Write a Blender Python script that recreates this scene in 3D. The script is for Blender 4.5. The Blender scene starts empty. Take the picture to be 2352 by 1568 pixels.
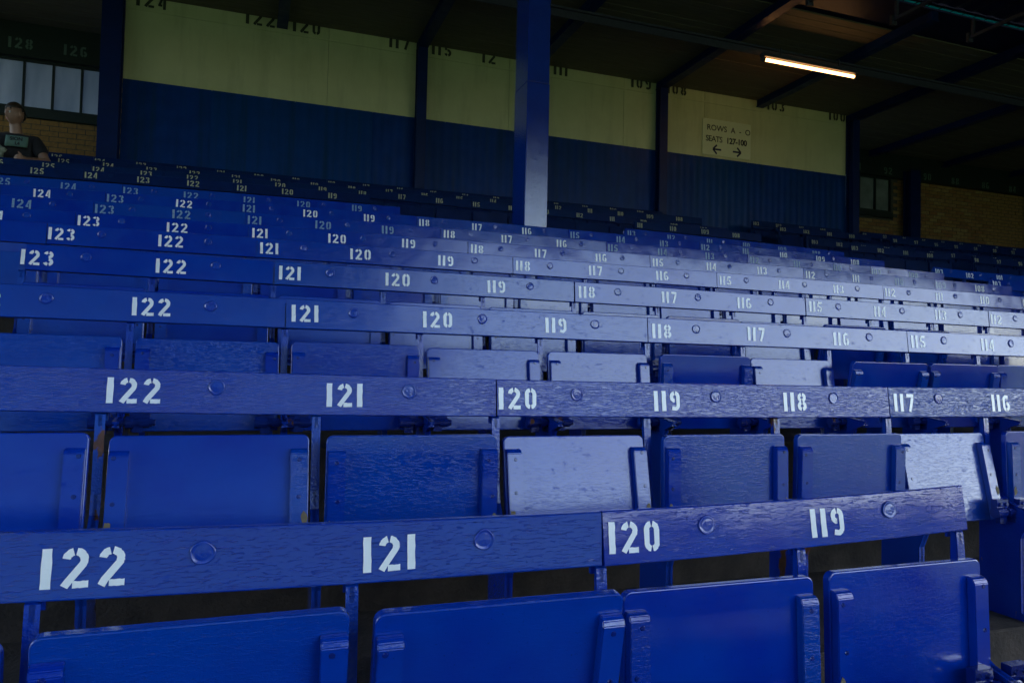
import bpy, bmesh, math, random
from mathutils import Vector, Matrix
random.seed(7)
S = bpy.context.scene
C = S.collection

# ------------------------------------------------------------------ camera
YAW, PITCH, ROLL = 0.34082, 0.03554, 0.02208
f = Vector((math.sin(YAW)*math.cos(PITCH), math.cos(YAW)*math.cos(PITCH), math.sin(PITCH)))
r0 = Vector((math.cos(YAW), -math.sin(YAW), 0)); u0 = r0.cross(f)
rt = r0*math.cos(ROLL)+u0*math.sin(ROLL); up = -r0*math.sin(ROLL)+u0*math.cos(ROLL)
cd = bpy.data.cameras.new('camera'); cam = bpy.data.objects.new('camera', cd); C.objects.link(cam)
M = Matrix((rt, up, -f)).transposed().to_4x4(); cam.matrix_world = M
cd.sensor_width = 36; cd.lens = 1710.45/2351*36; cd.clip_start = .02; cd.clip_end = 1500
S.camera = cam

# ------------------------------------------------------------------ sky, sun, exposure
SUN_EL, SUN_AZ = math.radians(46), math.radians(118)
w = bpy.data.worlds.new('World'); S.world = w; w.use_nodes = True
nt = w.node_tree; bg = nt.nodes['Background']
sky = nt.nodes.new('ShaderNodeTexSky'); sky.sky_type = 'NISHITA'; sky.sun_disc = False
sky.sun_elevation = SUN_EL; sky.sun_rotation = SUN_AZ; sky.dust_density = .8; sky.air_density = 1.0
nt.links.new(sky.outputs[0], bg.inputs[0]); bg.inputs[1].default_value = 0.15
sd = bpy.data.lights.new('sun', 'SUN'); sun = bpy.data.objects.new('sun', sd); C.objects.link(sun)
sd.energy = 2.0; sd.angle = math.radians(10); sd.color = (1, .95, .88)
d = Vector((math.sin(SUN_AZ)*math.cos(SUN_EL), math.cos(SUN_AZ)*math.cos(SUN_EL), math.sin(SUN_EL)))
sun.rotation_euler = d.to_track_quat('Z', 'Y').to_euler()
sun.location = (20, -60, 60)
S.view_settings.view_transform = 'Standard'; S.view_settings.look = 'None'
S.view_settings.exposure = 2.05; S.view_settings.gamma = 1; S.view_settings.use_curve_mapping = False
S.cycles.use_denoising = True
S.cycles.max_bounces = 8; S.cycles.diffuse_bounces = 5; S.cycles.glossy_bounces = 4
S.cycles.sample_clamp_indirect = 4

# ------------------------------------------------------------------ materials
def nodes(m):
    m.use_nodes = True; return m.node_tree, m.node_tree.nodes['Principled BSDF']
def N(t, ty, **k):
    n = t.nodes.new(ty)
    for a, v in k.items():
        if a.startswith('i_'): n.inputs[int(a[2:])].default_value = v
        else: setattr(n, a, v)
    return n
def ramp(t, src, pts):
    r = t.nodes.new('ShaderNodeValToRGB'); e = r.color_ramp.elements
    while len(e) < len(pts): e.new(.5)
    for el, (p, c) in zip(e, pts):
        el.position = p; el.color = (c, c, c, 1) if not isinstance(c, tuple) else (*c, 1)
    t.links.new(src, r.inputs[0]); return r.outputs[0]
def coords(t, scale, rnd=True):
    tc = N(t, 'ShaderNodeTexCoord'); mp = N(t, 'ShaderNodeMapping')
    t.links.new(tc.outputs['Object'], mp.inputs[0]); mp.inputs['Scale'].default_value = scale
    if rnd:
        oi = N(t, 'ShaderNodeObjectInfo'); ml = N(t, 'ShaderNodeMath', operation='MULTIPLY', i_1=97.0)
        t.links.new(oi.outputs['Random'], ml.inputs[0]); cb = N(t, 'ShaderNodeCombineXYZ')
        for i in range(3): t.links.new(ml.outputs[0], cb.inputs[i])
        t.links.new(cb.outputs[0], mp.inputs['Location'])
    return mp.outputs[0]
def noise(t, vec, scale, detail=4, rough=.55, dist=0):
    n = N(t, 'ShaderNodeTexNoise'); n.inputs['Scale'].default_value = scale; n.inputs['Detail'].default_value = detail
    n.inputs['Roughness'].default_value = rough; n.inputs['Distortion'].default_value = dist
    t.links.new(vec, n.inputs['Vector']); return n.outputs['Fac']
def mixc(t, fac, a, b):
    m = N(t, 'ShaderNodeMix', data_type='RGBA')
    if isinstance(fac, float): m.inputs[0].default_value = fac
    else: t.links.new(fac, m.inputs[0])
    for i, v in ((6, a), (7, b)):
        if isinstance(v, tuple): m.inputs[i].default_value = (*v, 1)
        else: t.links.new(v, m.inputs[i])
    return m.outputs[2]
def bump(t, b, parts, prev=None):
    for src, strength, dist in parts:
        n = N(t, 'ShaderNodeBump'); n.inputs['Distance'].default_value = dist
        if isinstance(strength, float): n.inputs['Strength'].default_value = strength
        else: t.links.new(strength, n.inputs['Strength'])
        t.links.new(src, n.inputs['Height'])
        if prev: t.links.new(prev, n.inputs['Normal'])
        prev = n.outputs[0]
    t.links.new(prev, b.inputs['Normal'])

def paint(name, c1, c2, rough=.2, grain=None, pits=.5, hammered=0, rust=0., bs=1.0, coat=1.0, gd=.0006, gr=(.25, 1.), th=.36):
    m = bpy.data.materials.new(name); t, b = nodes(m)
    v1 = coords(t, (1, 1, 1)); oi = N(t, 'ShaderNodeObjectInfo')
    big = noise(t, v1, 5, 3)
    col = mixc(t, ramp(t, big, [(.35, 0.), (.7, 1.)]), c1, c2)
    # per-object hue shift between the two paint batches
    col = mixc(t, ramp(t, oi.outputs['Random'], [(.45, 0.), (1., .55)]), col, tuple(x*y for x, y in zip(c2, (1.2, 1.35, .9))))
    if pits:
        sp = noise(t, coords(t, (60, 60, 60)), 2.2, 3, .65)
        col = mixc(t, ramp(t, sp, [(.66, 0.), (.73, pits)]), col, tuple(x*.25 for x in c1))
    if rust:
        rv = noise(t, coords(t, (14, 14, 5)), 1.3, 5, .6)
        rr = ramp(t, rv, [(1-rust, 0.), (1-rust+.03, 1.)])
        rc = mixc(t, noise(t, v1, 90, 3), (.16, .05, .015), (.05, .025, .012))
        col = mixc(t, rr, col, rc)
        ro = ramp(t, rr, [(0, rough), (1, .85)]); t.links.new(ro, b.inputs['Roughness'])
    else:
        rs = noise(t, v1, 9, 4); t.links.new(ramp(t, rs, [(.3, rough*.8), (.75, rough*1.45)]), b.inputs['Roughness'])
    t.links.new(col, b.inputs['Base Color'])
    if pits:
        chip = noise(t, coords(t, (38, 38, 60)), 1, 5, .7)
        b.inputs['Specular IOR Level'].default_value = .3
        cm = ramp(t, chip, [(.60, coat), (.66, coat*.15)]); t.links.new(cm, b.inputs['Coat Weight'])
    else: b.inputs['Coat Weight'].default_value = coat
    b.inputs['Coat Roughness'].default_value = .06
    bl = []
    rnd = ramp(t, oi.outputs['Random'], [(0., gr[0]), (1., gr[1])])
    if grain:
        bl.append((ramp(t, noise(t, coords(t, grain), 1, 6, .65, .8), [(th, 0.), (th+.06, .6), (th+.2, 1.)]), rnd, gd))
        bl.append((noise(t, coords(t, (grain[0]*.3, grain[1]*.3, grain[2]*.25)), 1, 2), .25, gd*.5))
    if hammered: bl.append((noise(t, v1, 170, 2), .8, hammered))
    bl.append((noise(t, v1, 3.5, 2), .6, .006*bs))
    bl.append((noise(t, v1, 420, 2), .25, .0004))
    bump(t, b, bl)
    t.links.new(b.inputs['Normal'].links[0].from_socket, b.inputs['Coat Normal'])
    return m
BL1, BL2 = (.0006, .023, .30), (.0008, .042, .35)
M_plank = paint('blue gloss paint on grained wood', BL1, BL2, .13, (42, 60, 330), .4, gd=.00016, gr=(.15, .9))
M_plankg = paint('blue gloss paint on coarse grained wood', BL1, BL2, .13, (42, 60, 330), .3, gd=.00085, gr=(.8, 1.), th=.56)
M_plankb = paint('blue gloss paint on fine grained wood', BL1, BL2, .12, (36, 60, 420), .4, gd=.0004, gr=(.8, 1.), th=.46)
M_seat = paint('blue gloss paint on plywood', BL1, BL2, .13, (45, 60, 190), .4, bs=.4, gd=.0002, gr=(.1, .8), th=.5)
M_post = paint('blue hammered paint on cast iron', BL1, BL2, .25, None, .3, .0012, .30)
M_rusty = paint('flaking blue paint on rusted iron', BL1, BL2, .3, None, .3, .0012, .47)
M_hinge = paint('dark blue paint on old hinge iron', (.003, .014, .14), (.004, .02, .2), .25, None, .3, .001, .36)
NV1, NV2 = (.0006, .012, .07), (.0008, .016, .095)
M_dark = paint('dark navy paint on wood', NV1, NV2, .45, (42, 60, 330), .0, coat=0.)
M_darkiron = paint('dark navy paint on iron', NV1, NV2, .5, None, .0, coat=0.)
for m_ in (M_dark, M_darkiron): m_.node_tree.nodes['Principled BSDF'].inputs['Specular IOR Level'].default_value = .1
M_pillar = paint('blue paint on rough steel', (.001, .016, .17), (.0015, .022, .2), .13, None, .85, .0007, bs=.4)
M_steel = paint('navy paint on steel', (.001, .011, .07), (.001, .014, .09), .4, None, 0., .0006, coat=0.)
M_steel.node_tree.nodes['Principled BSDF'].inputs['Specular IOR Level'].default_value = .2
M_corr = paint('navy paint on corrugated sheet', (.0006, .028, .15), (.0008, .036, .19), .35, None, 0., coat=0., bs=.5)
M_corr.node_tree.nodes['Principled BSDF'].inputs['Specular IOR Level'].default_value = .14

def flat(name, c1, c2, rough=.7, scale=8, b1=None, spec=.5, metallic=0, xs=(1, 1, 1)):
    m = bpy.data.materials.new(name); t, b = nodes(m)
    v = coords(t, xs, False)
    t.links.new(mixc(t, ramp(t, noise(t, v, scale, 5), [(.3, 0.), (.7, 1.)]), c1, c2), b.inputs['Base Color'])
    b.inputs['Roughness'].default_value = rough; b.inputs['Specular IOR Level'].default_value = spec
    b.inputs['Metallic'].default_value = metallic
    if b1: bump(t, b, [(noise(t, v, b1[0], 5), b1[1], b1[2])])
    return m
def number_paint(name, c1, c2, wear):
    m = bpy.data.materials.new(name); t, b = nodes(m)
    n = noise(t, coords(t, (50, 50, 260)), 1, 5, .65)
    col = mixc(t, noise(t, coords(t, (30, 30, 30)), 1, 3), c1, c2)
    col = mixc(t, ramp(t, n, [(1-wear, 0.), (1-wear+.04, 1.)]), col, BL2)
    t.links.new(col, b.inputs['Base Color']); b.inputs['Roughness'].default_value = .3; b.inputs['Coat Weight'].default_value = .8; b.inputs['Coat Roughness'].default_value = .1
    bump(t, b, [(noise(t, coords(t, (42, 60, 330)), 1, 5), .5, .0012)])
    return m
M_white = number_paint('white stencil paint', (.82, .84, .84), (.9, .91, .9), .29)
M_faded = number_paint('faded pale blue stencil paint', (.14, .27, .42), (.26, .38, .5), .42)
M_yellow = number_paint('aged cream stencil paint', (.38, .38, .2), (.48, .46, .26), .4)
M_cream = flat('cream yellow wall paint', (.5, .5, .25), (.56, .56, .29), .6, 3, (60, .3, .002))
def streaks(m, scale, col, lo, hi, amt):
    t = m.node_tree; b = t.nodes['Principled BSDF']; src = b.inputs['Base Color'].links[0].from_socket
    t.links.new(mixc(t, ramp(t, noise(t, coords(t, scale, False), 1, 6, .6), [(lo, 0.), (hi, amt)]), src, col), b.inputs['Base Color'])
streaks(M_cream, (5, 1, .7), (.2, .21, .1), .5, .85, .5); streaks(M_cream, (40, 1, 40), (.1, .1, .06), .68, .78, .6)
streaks(M_corr, (9, 1, .5), (.004, .03, .05), .45, .75, .6)
M_sign = flat('pale cream sign board', (.6, .64, .36), (.64, .66, .4), .5)
M_black = flat('black lettering paint', (.008, .008, .01), (.012, .012, .014), .6)
M_worn = flat('worn black lettering', (.025, .03, .018), (.05, .055, .03), .7, 30)
M_blueletter = flat('dark blue lettering', (.004, .01, .04), (.004, .012, .05), .6)
M_conc = flat('dirty terrace concrete', (.036, .027, .02), (.085, .062, .046), .9, 9, (70, .9, .006))
M_board = flat('brown stained soffit boards', (.1, .088, .055), (.15, .13, .085), .75, 5, (30, .5, .003), xs=(.5, 6, 6))
M_mortar = flat('old mortar', (.07, .06, .04), (.1, .085, .06), .95, 30)
M_green = flat('dark green painted timber', (.004, .012, .007), (.007, .016, .01), .6, 5)
M_greenlet = flat('pale green lettering', (.09, .14, .1), (.13, .19, .14), .7)
M_grass = flat('mown grass', (.03, .075, .015), (.05, .11, .025), .9, .3)
M_asphalt = flat('dark asphalt', (.022, .024, .028), (.035, .037, .042), .95, .3)
M_farstand = flat('distant stand', (.03, .035, .06), (.06, .06, .09), .8, .2)
M_farseat = flat('blue seats and boards far away', (.2, .36, .7), (.26, .44, .78), .6, .4)
M_soft = flat('dark navy roof sheet', (.002, .005, .035), (.003, .007, .05), .5, 4)
M_rough = flat('weathered grey steel', (.03, .03, .045), (.05, .05, .07), .6, 20)
def brick_mat():
    m = bpy.data.materials.new('yellow stock brick'); t, b = nodes(m); oi = N(t, 'ShaderNodeObjectInfo')
    v = coords(t, (1, 1, 1)); r = oi.outputs['Random']
    c = ramp(t, r, [(0., (.30, .14, .04)), (.35, (.42, .23, .06)), (.65, (.36, .15, .045)), (1., (.45, .29, .09))])
    c = mixc(t, ramp(t, noise(t, v, 25, 4), [(.35, 0.), (.75, .6)]), c, (.12, .08, .035))
    t.links.new(c, b.inputs['Base Color']); b.inputs['Roughness'].default_value = .95
    bump(t, b, [(noise(t, v, 90, 4), .6, .003)]); return m
M_brick = brick_mat()
def pane_mat():
    m = bpy.data.materials.new('whitewashed window glass'); t, b = nodes(m)
    v = coords(t, (3, 1, .6))
    t.links.new(mixc(t, ramp(t, noise(t, v, 1.6, 3), [(.35, 0.), (.7, 1.)]), (.42, .46, .52), (.6, .62, .66)), b.inputs['Base Color'])
    b.inputs['Roughness'].default_value = .25
    tr = N(t, 'ShaderNodeBsdfTranslucent'); t.links.new(b.inputs['Base Color'].links[0].from_socket, tr.inputs[0])
    mx = N(t, 'ShaderNodeMixShader'); mx.inputs[0].default_value = .35
    t.links.new(b.outputs[0], mx.inputs[1]); t.links.new(tr.outputs[0], mx.inputs[2]); t.links.new(mx.outputs[0], t.nodes['Material Output'].inputs[0]); return m
M_pane = pane_mat()
def lamp_mat(col, s):
    m = bpy.data.materials.new('lit fluorescent tube'); t, b = nodes(m)
    b.inputs['Base Color'].default_value = (.8, .8, .8, 1); b.inputs['Emission Color'].default_value = (*col, 1)
    b.inputs['Emission Strength'].default_value = s; return m
M_tube = lamp_mat((1, .47, .15), 2.6)
def translucent():
    m = bpy.data.materials.new('teal translucent sheet'); t, b = nodes(m)
    tr = N(t, 'ShaderNodeBsdfTranslucent'); tr.inputs[0].default_value = (.05, .5, .42, 1)
    t.links.new(tr.outputs[0], t.nodes['Material Output'].inputs[0]); return m
M_teal = translucent()
M_wear = flat('bare worn timber', (.16, .12, .06), (.22, .17, .09), .8, 60)
M_skin = flat('skin', (.24, .13, .08), (.3, .165, .105), .5, 20)
M_hair = flat('brown hair', (.018, .011, .007), (.03, .018, .01), .5, 40)
M_shirt = flat('black cotton', (.008, .008, .011), (.014, .013, .017), .9, 30)
M_print = flat('mint green print', (.09, .18, .14), (.11, .2, .16), .8, 10)
M_trouser = flat('dark denim', (.02, .022, .03), (.03, .032, .04), .9, 30)
M_bag = flat('pale crumpled plastic bag', (.14, .17, .12), (.24, .27, .2), .4, 12, (14, .8, .02))
M_eye = flat('eye white', (.6, .6, .58), (.62, .62, .6), .3)
M_iris = flat('dark iris', (.02, .015, .01), (.03, .02, .015), .2)
M_lip = flat('lips', (.35, .14, .1), (.38, .16, .12), .5)

# ------------------------------------------------------------------ object helpers
def tag(o, label=None, cat=None, group=None, kind=None):
    for k, v in (('label', label), ('category', cat), ('group', group), ('kind', kind)):
        if v: o[k] = v
    return o
def empty(name, loc=(0, 0, 0), **k):
    o = bpy.data.objects.new(name, None); C.objects.link(o); o.location = loc; o.empty_display_size = .1
    return tag(o, **k)
def link(name, me, parent=None, loc=(0, 0, 0), rot=(0, 0, 0)):
    o = bpy.data.objects.new(name, me); C.objects.link(o); o.location = loc; o.rotation_euler = rot
    if parent: o.parent = parent
    return o
def mesh(name, bm, mat, smooth=False):
    bmesh.ops.recalc_face_normals(bm, faces=bm.faces)
    me = bpy.data.meshes.new(name); bm.to_mesh(me); bm.free()
    me.materials.append(mat)
    if smooth:
        for p in me.polygons: p.use_smooth = True
    return me
def box(bm, x0, x1, y0, y1, z0, z1):
    vs = [bm.verts.new((x, y, z)) for z in (z0, z1) for x, y in ((x0, y0), (x1, y0), (x1, y1), (x0, y1))]
    for q in ((0, 3, 2, 1), (4, 5, 6, 7), (0, 1, 5, 4), (1, 2, 6, 5), (2, 3, 7, 6), (3, 0, 4, 7)):
        bm.faces.new([vs[i] for i in q])
def bevel(bm, o, seg=1):
    bmesh.ops.bevel(bm, geom=list(bm.edges)+list(bm.verts), offset=o, segments=seg, affect='EDGES', profile=.5)
def boxmesh(name, mat, *b, bev=0, seg=1):
    bm = bmesh.new(); box(bm, *b)
    if bev: bevel(bm, bev, seg)
    return mesh(name, bm, mat)
def prism(bm, poly, axis, a, b):
    """polygon extruded along an axis; axis 0: poly is (y,z); axis 1: poly is (x,z); axis 2: (x,y)"""
    def P(p, t): return {0: (t, p[0], p[1]), 1: (p[0], t, p[1]), 2: (p[0], p[1], t)}[axis]
    A = [bm.verts.new(P(p, a)) for p in poly]; B = [bm.verts.new(P(p, b)) for p in poly]; n = len(poly)
    bm.faces.new(A); bm.faces.new(B)
    for i in range(n): bm.faces.new((A[i], A[(i+1) % n], B[(i+1) % n], B[i]))
def cyl(bm, p, q, r, n=12, r2=None):
    p, q = Vector(p), Vector(q); d = (q-p).normalized(); a = d.orthogonal().normalized(); b = d.cross(a); r2 = r if r2 is None else r2
    A = [bm.verts.new(p+(a*math.cos(t)+b*math.sin(t))*r) for t in [2*math.pi*i/n for i in range(n)]]
    B = [bm.verts.new(q+(a*math.cos(t)+b*math.sin(t))*r2) for t in [2*math.pi*i/n for i in range(n)]]
    bm.faces.new(A); bm.faces.new(B)
    for i in range(n): bm.faces.new((A[i], A[(i+1) % n], B[(i+1) % n], B[i]))

# ------------------------------------------------------------------ stencil digits (unit height, bars as strips)
def arc(cx, cy, rx, ry, a0, a1, n=8):
    n = n*2
    return [(cx+rx*math.cos(math.radians(a0+(a1-a0)*i/n)), cy+ry*math.sin(math.radians(a0+(a1-a0)*i/n))) for i in range(n+1)]
T = .19; h_ = T/2
W_ = {c: .58 for c in '023456789'}; W_['2'] = .62; W_['1'] = .24; W_['-'] = .3; W_[' '] = .3
L_, R_ = h_, .58-h_
GL = {
 '1': [([(.115, 0), (.115, 1)], .23)],
 '2': [(arc(.30, .70, .205, .205, 172, 102, 5), T), (arc(.30, .70, .205, .205, 82, -32, 7)+[(.16, .17), (.08, .03)], T), ([(.26, h_*.9), (.62, h_*.9)], T*.9)],
 '0': [(arc(.29, .71, .185, .185, 100, 180, 6)+arc(.29, .29, .185, .185, 180, 260, 6), T), (arc(.29, .71, .185, .185, 80, 0, 6)+arc(.29, .29, .185, .185, 0, -80, 6), T)],
 '3': [(arc(.28, .74, .185, .155, 165, 100, 4), T), (arc(.28, .74, .185, .155, 78, -88, 9), T), (arc(.28, .27, .195, .17, 82, -78, 9), T), (arc(.28, .27, .195, .17, -100, -165, 4), T)],
 '4': [([(.40, 0), (.40, 1)], T*.95), ([(.30, .92), (.08, .30)], T*.8), ([(.0, .27), (.25, .27)], T*.85)],
 '5': [([(.12, 1-h_), (.54, 1-h_)], T), ([(.12, .84), (.12, .50)], T*.95), (arc(.27, .31, .2, .2, 100, -78, 9), T), (arc(.27, .31, .2, .2, -100, -160, 4), T)],
 '6': [([(.46, .86)]+arc(.29, .71, .185, .185, 85, 180, 6)+arc(.29, .29, .185, .185, 180, 262, 6), T), (arc(.29, .30, .185, .19, 82, -80, 8), T), ([(.3, .5), (.36, .5)], T*.7)],
 '7': [([(.04, 1-h_), (.56, 1-h_)], T), ([(.47, .80), (.24, 0)], T)],
 '8': [(arc(.28, .73, .17, .165, 100, 260, 8), T*.95), (arc(.30, .73, .17, .165, 80, -80, 8), T*.95), (arc(.28, .28, .185, .175, 100, 260, 8), T), (arc(.30, .28, .185, .175, 80, -80, 8), T)],
 '9': [([(.12, .14)]+arc(.29, .29, .185, .185, -95, 0, 6)+arc(.29, .71, .185, .185, 0, 82, 6), T), (arc(.29, .70, .185, .19, 100, 262, 8), T), ([(.28, .5), (.22, .5)], T*.7)],
}
def strip(bm, pts, w, ox, oy, s, rag, th):
    P = []
    for i, p in enumerate(pts):
        a = pts[max(i-1, 0)]; b = pts[min(i+1, len(pts)-1)]
        dx, dy = b[0]-a[0], b[1]-a[1]; l = math.hypot(dx, dy) or 1
        P.append((p, (-dy/l, dx/l)))
    if len(P) == 2:   # subdivide straight bars so that the edge can be ragged
        (p, n), (q, _) = P; k = 6
        P = [((p[0]+(q[0]-p[0])*i/k, p[1]+(q[1]-p[1])*i/k), n) for i in range(k+1)]
    A = []; B = []
    for p, n in P:
        j = random.uniform(-rag, rag); k = random.uniform(-rag, rag)
        A.append(bm.verts.new((ox+(p[0]+n[0]*(w/2+j))*s, 0, oy+(p[1]+n[1]*(w/2+j))*s)))
        B.append(bm.verts.new((ox+(p[0]-n[0]*(w/2+k))*s, 0, oy+(p[1]-n[1]*(w/2+k))*s)))
    for i in range(len(A)-1): bm.faces.new((A[i], A[i+1], B[i+1], B[i]))
def number_mesh(txt, hgt, mat, rag=.012, gap=.2, keep=None):
    bm = bmesh.new(); wid = sum(W_[c] for c in txt)+gap*(len(txt)-1); x = -wid/2
    for c in txt:
        for pts, wd in GL.get(c, []): strip(bm, pts, wd, x*hgt, -hgt/2, hgt, rag, 0)
        x += W_[c]+gap
    me = bpy.data.meshes.new('number_'+txt); 
    for fc in bm.faces:
        if fc.normal.y > 0 or True: pass
    bmesh.ops.recalc_face_normals(bm, faces=bm.faces)
    for fc in bm.faces:
        fc.normal_update()
        if fc.normal.y > 0: fc.normal_flip()
    bm.to_mesh(me); bm.free(); me.materials.append(mat); return me

# ------------------------------------------------------------------ rows: (name, Y of rail face, X of number n, Z of rail centre)
ROWS = [
('A', 1.259, (.0, .4580, -.2190), (.017825, -.01695, -.3098)),
('B', 1.889, (-.00339, .47499, -.2437), (.003449, -.01178, -.0740)),
('C', 2.609, (-.00161, .46831, -.2876), (.000462, -.00331, .1670)),
('D', 3.260, (-.00038, .46024, -.3032), (-.000165, -.00348, .3772)),
('E', 3.984, (-.00074, .46374, -.3717), (-.000865, .00279, .5819)),
('F', 4.731, (-.00002, .45718, -.4115), (-.001376, .00779, .7783)),
('G', 5.389, (-.00018, .45903, -.4400), (-.002039, .01049, .9747)),
('H', 6.050, (-.00028, .45947, -.4840), (-.002407, .01229, 1.1784)),
('I', 6.703, (.00079, .45055, -.4826), (-.002628, .01231, 1.3812)),
('J', 7.965, (.00064, .44720, -.5594), (-.001832, .01046, 1.7556)),
('K', 8.724, (.00057, .45454, -.6217), (-.002236, .00898, 1.9872)),
('L', 9.421, (.00122, .45119, -.6550), (-.000189, .00707, 2.1960)),
('M', 10.067, (.00047, .45486, -.8463), (.000312, .00460, 2.3892))]
ROWS += [('Z', .63, (0, .457, -.21), (0, 0, -.545)), ('Y', -.75, (0, .457, -.21), (0, 0, -1.0)), ('X', -1.45, (0, .457, -.21), (0, 0, -1.23)), ('W', -2.15, (0, .457, -.21), (0, 0, -1.46))]
ROWZ = [-.3098, -.080, .164, .372, .582, .783, .977, 1.180, 1.379, 1.752, 1.986, 2.198, 2.393]
ROWZ += [-.545, -1.0, -1.23, -1.46]
FLOOR = [z-.71 for z in ROWZ]
ORD = ['nearest', 'second', 'third', 'fourth', 'fifth', 'sixth', 'seventh', 'eighth', 'ninth', 'tenth', 'eleventh', 'twelfth', 'topmost', 'cropped front', 'lowest but two', 'lowest but one', 'lowest']
def r3(a, b): return list(range(a, b-1, -1))
BANKS = {
'A': [[123, 122, 121], [120, 119]],
'B': [[123, 122, 121], [120, 119, 118], [117, 116, 115], [114, 113]],
'C': [[124, 123, 122], [121, 120, 119], [118, 117, 116], [115, 114, 113], [112, 111]],
'D': [[123, 122], [121, 120, 119], [118, 117, 116], [115, 114, 113], [112, 111, 110]],
'E': [[125, 124], [123, 122], [121, 120, 119], [118, 117, 116], [115, 114, 113], [112, 111, 110], [109, 108]],
'F': [[125, 124], [123, 122], [121, 120, 119], [118, 117, 116], [115, 114, 113], [112, 111, 110], [109, 108]],
'G': [[126, 125, 124], [123, 122], [121, 120, 119], [118, 117, 116], [115, 114, 113], [112, 111, 110], [109, 108]],
'H': [[126, 125, 124], [123, 122], [121, 120, 119], [118, 117, 116], [115, 114, 113], [112, 111, 110], [109, 108]],
'I': [[126, 125, 124], [123, 122], [121, 120, 119], [113, 112, 111], [110, 109, 108]],
'J': [[127, 126, 125], [124, 123, 122], [121, 120, 119], [111, 110], [109, 108]],
'K': [[127, 126, 125], [124, 123, 122], [121, 120, 119], [118, 117, 116], [115, 114, 113], [112, 111, 110], [109, 108]],
'L': [[127, 126, 125], [124, 123, 122], [121, 120, 119], [118, 117, 116], [115, 114, 113], [112, 111, 110], [109, 108]],
'M': [[127, 126, 125], [124, 123, 122], [121, 120, 119], [118, 117, 116], [115, 114, 113], [112, 111, 110], [109, 108]]}
BANKS['Z'] = [[123, 122, 121], [120, 119, 118]]
for k in 'YXW': BANKS[k] = [[126, 125, 124], [123, 122, 121], [120, 119, 118], [117, 116, 115], [114, 113, 112]]
for k in 'JKLM': BANKS[k] += [[103, 102, 101, 100], [98, 97, 96], [95, 94, 93], [92, 91, 90], [89, 88, 87], [86, 85, 84]]
for k in 'GH': BANKS[k] += [[103, 102, 101, 100]]
# lean of the folded seat (degrees backwards; negative: leaning towards the viewer)
LEAN = {('A', 123): -4, ('A', 122): -8, ('A', 121): -11, ('L', 126): -84, ('L', 125): 6, ('A', 120): 2.5, ('A', 119): 2,
 ('B', 123): 9, ('B', 122): 11, ('B', 121): 0, ('B', 120): 11.5, ('B', 119): 1, ('B', 118): -1, ('B', 117): 12, ('B', 116): 2, ('B', 115): 3,
 ('C', 124): 7, ('C', 123): 8, ('C', 122): 9.5, ('C', 121): .5, ('C', 120): 9, ('C', 119): 7, ('C', 118): -2, ('C', 117): 8, ('C', 116): -12, ('C', 115): -10, ('C', 114): -4, ('C', 113): 0,
 ('D', 115): -12, ('D', 114): -14, ('D', 117): 0}
TILT = math.radians(5.7)
BT = {('A', 123): 3.2, ('A', 120): 8.4, ('B', 117): 6.6, ('B', 120): 6.2, ('D', 121): 5.3, ('E', 115): 5.2, ('F', 112): 6.2, ('G', 118): 5.0, ('G', 115): 5.9, ('G', 109): 4.6, ('F', 109): 5.2, ('G', 103): 9, ('H', 103): 9, ('C', 115): 6.5}
LIFT = {('A', 122): .03, ('A', 121): .036, ('A', 120): .01, ('A', 119): .008}

# ---- shared part meshes
def post_mesh(mat):
    bm = bmesh.new()
    web = [(.024, .735), (.024, .02), (.05, .012), (.05, 0), (-.16, 0), (-.16, .012), (-.13, .03), (-.128, .27), (-.15, .325), (-.205, .345), (-.205, .362),
           (-.12, .372), (-.075, .385), (-.043, .405), (-.022, .435), (-.012, .48), (.0, .63), (.003, .655), (.0235, .66), (.0235, .735)]
    prism(bm, web[1:-1]+[(.028, .66), (.028, .66)][:0], 0, -.004, .004)
    prism(bm, [(.0245, .64), (.031, .64), (.031, .735), (.0245, .735)], 0, -.012, .012)
    def ribbon(pts, w, t):
        P = []
        for i, p in enumerate(pts):
            a = pts[max(i-1, 0)]; b = pts[min(i+1, len(pts)-1)]; dx, dz = b[0]-a[0], b[1]-a[1]; l = math.hypot(dx, dz)
            P.append((p, (-dz/l*t, dx/l*t)))
        rows = []
        for p, n in P:
            rows.append([bm.verts.new((x, p[0]+n[0]*s, p[1]+n[1]*s)) for x, s in ((-w/2, 0), (-w/2+.003, 1), (w/2-.003, 1), (w/2, 0))])
        for a, b in zip(rows, rows[1:]):
            for i in range(4): bm.faces.new((a[i], a[(i+1) % 4], b[(i+1) % 4], b[i]))
        bm.faces.new(rows[0]); bm.faces.new(rows[-1])
    ribbon([(.010, .659), (.003, .655), (.0, .63), (-.006, .55), (-.012, .48), (-.022, .435), (-.043, .405), (-.075, .385), (-.12, .372), (-.205, .362)][::-1], .021, -.007)
    ribbon([(-.205, .345), (-.15, .325), (-.128, .27), (-.13, .03), (-.16, .012)], .021, .006)
    return mesh('post', bm, mat)
me_post = post_mesh(M_post); me_postr = post_mesh(M_rusty); me_postd = post_mesh(M_darkiron)
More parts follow.
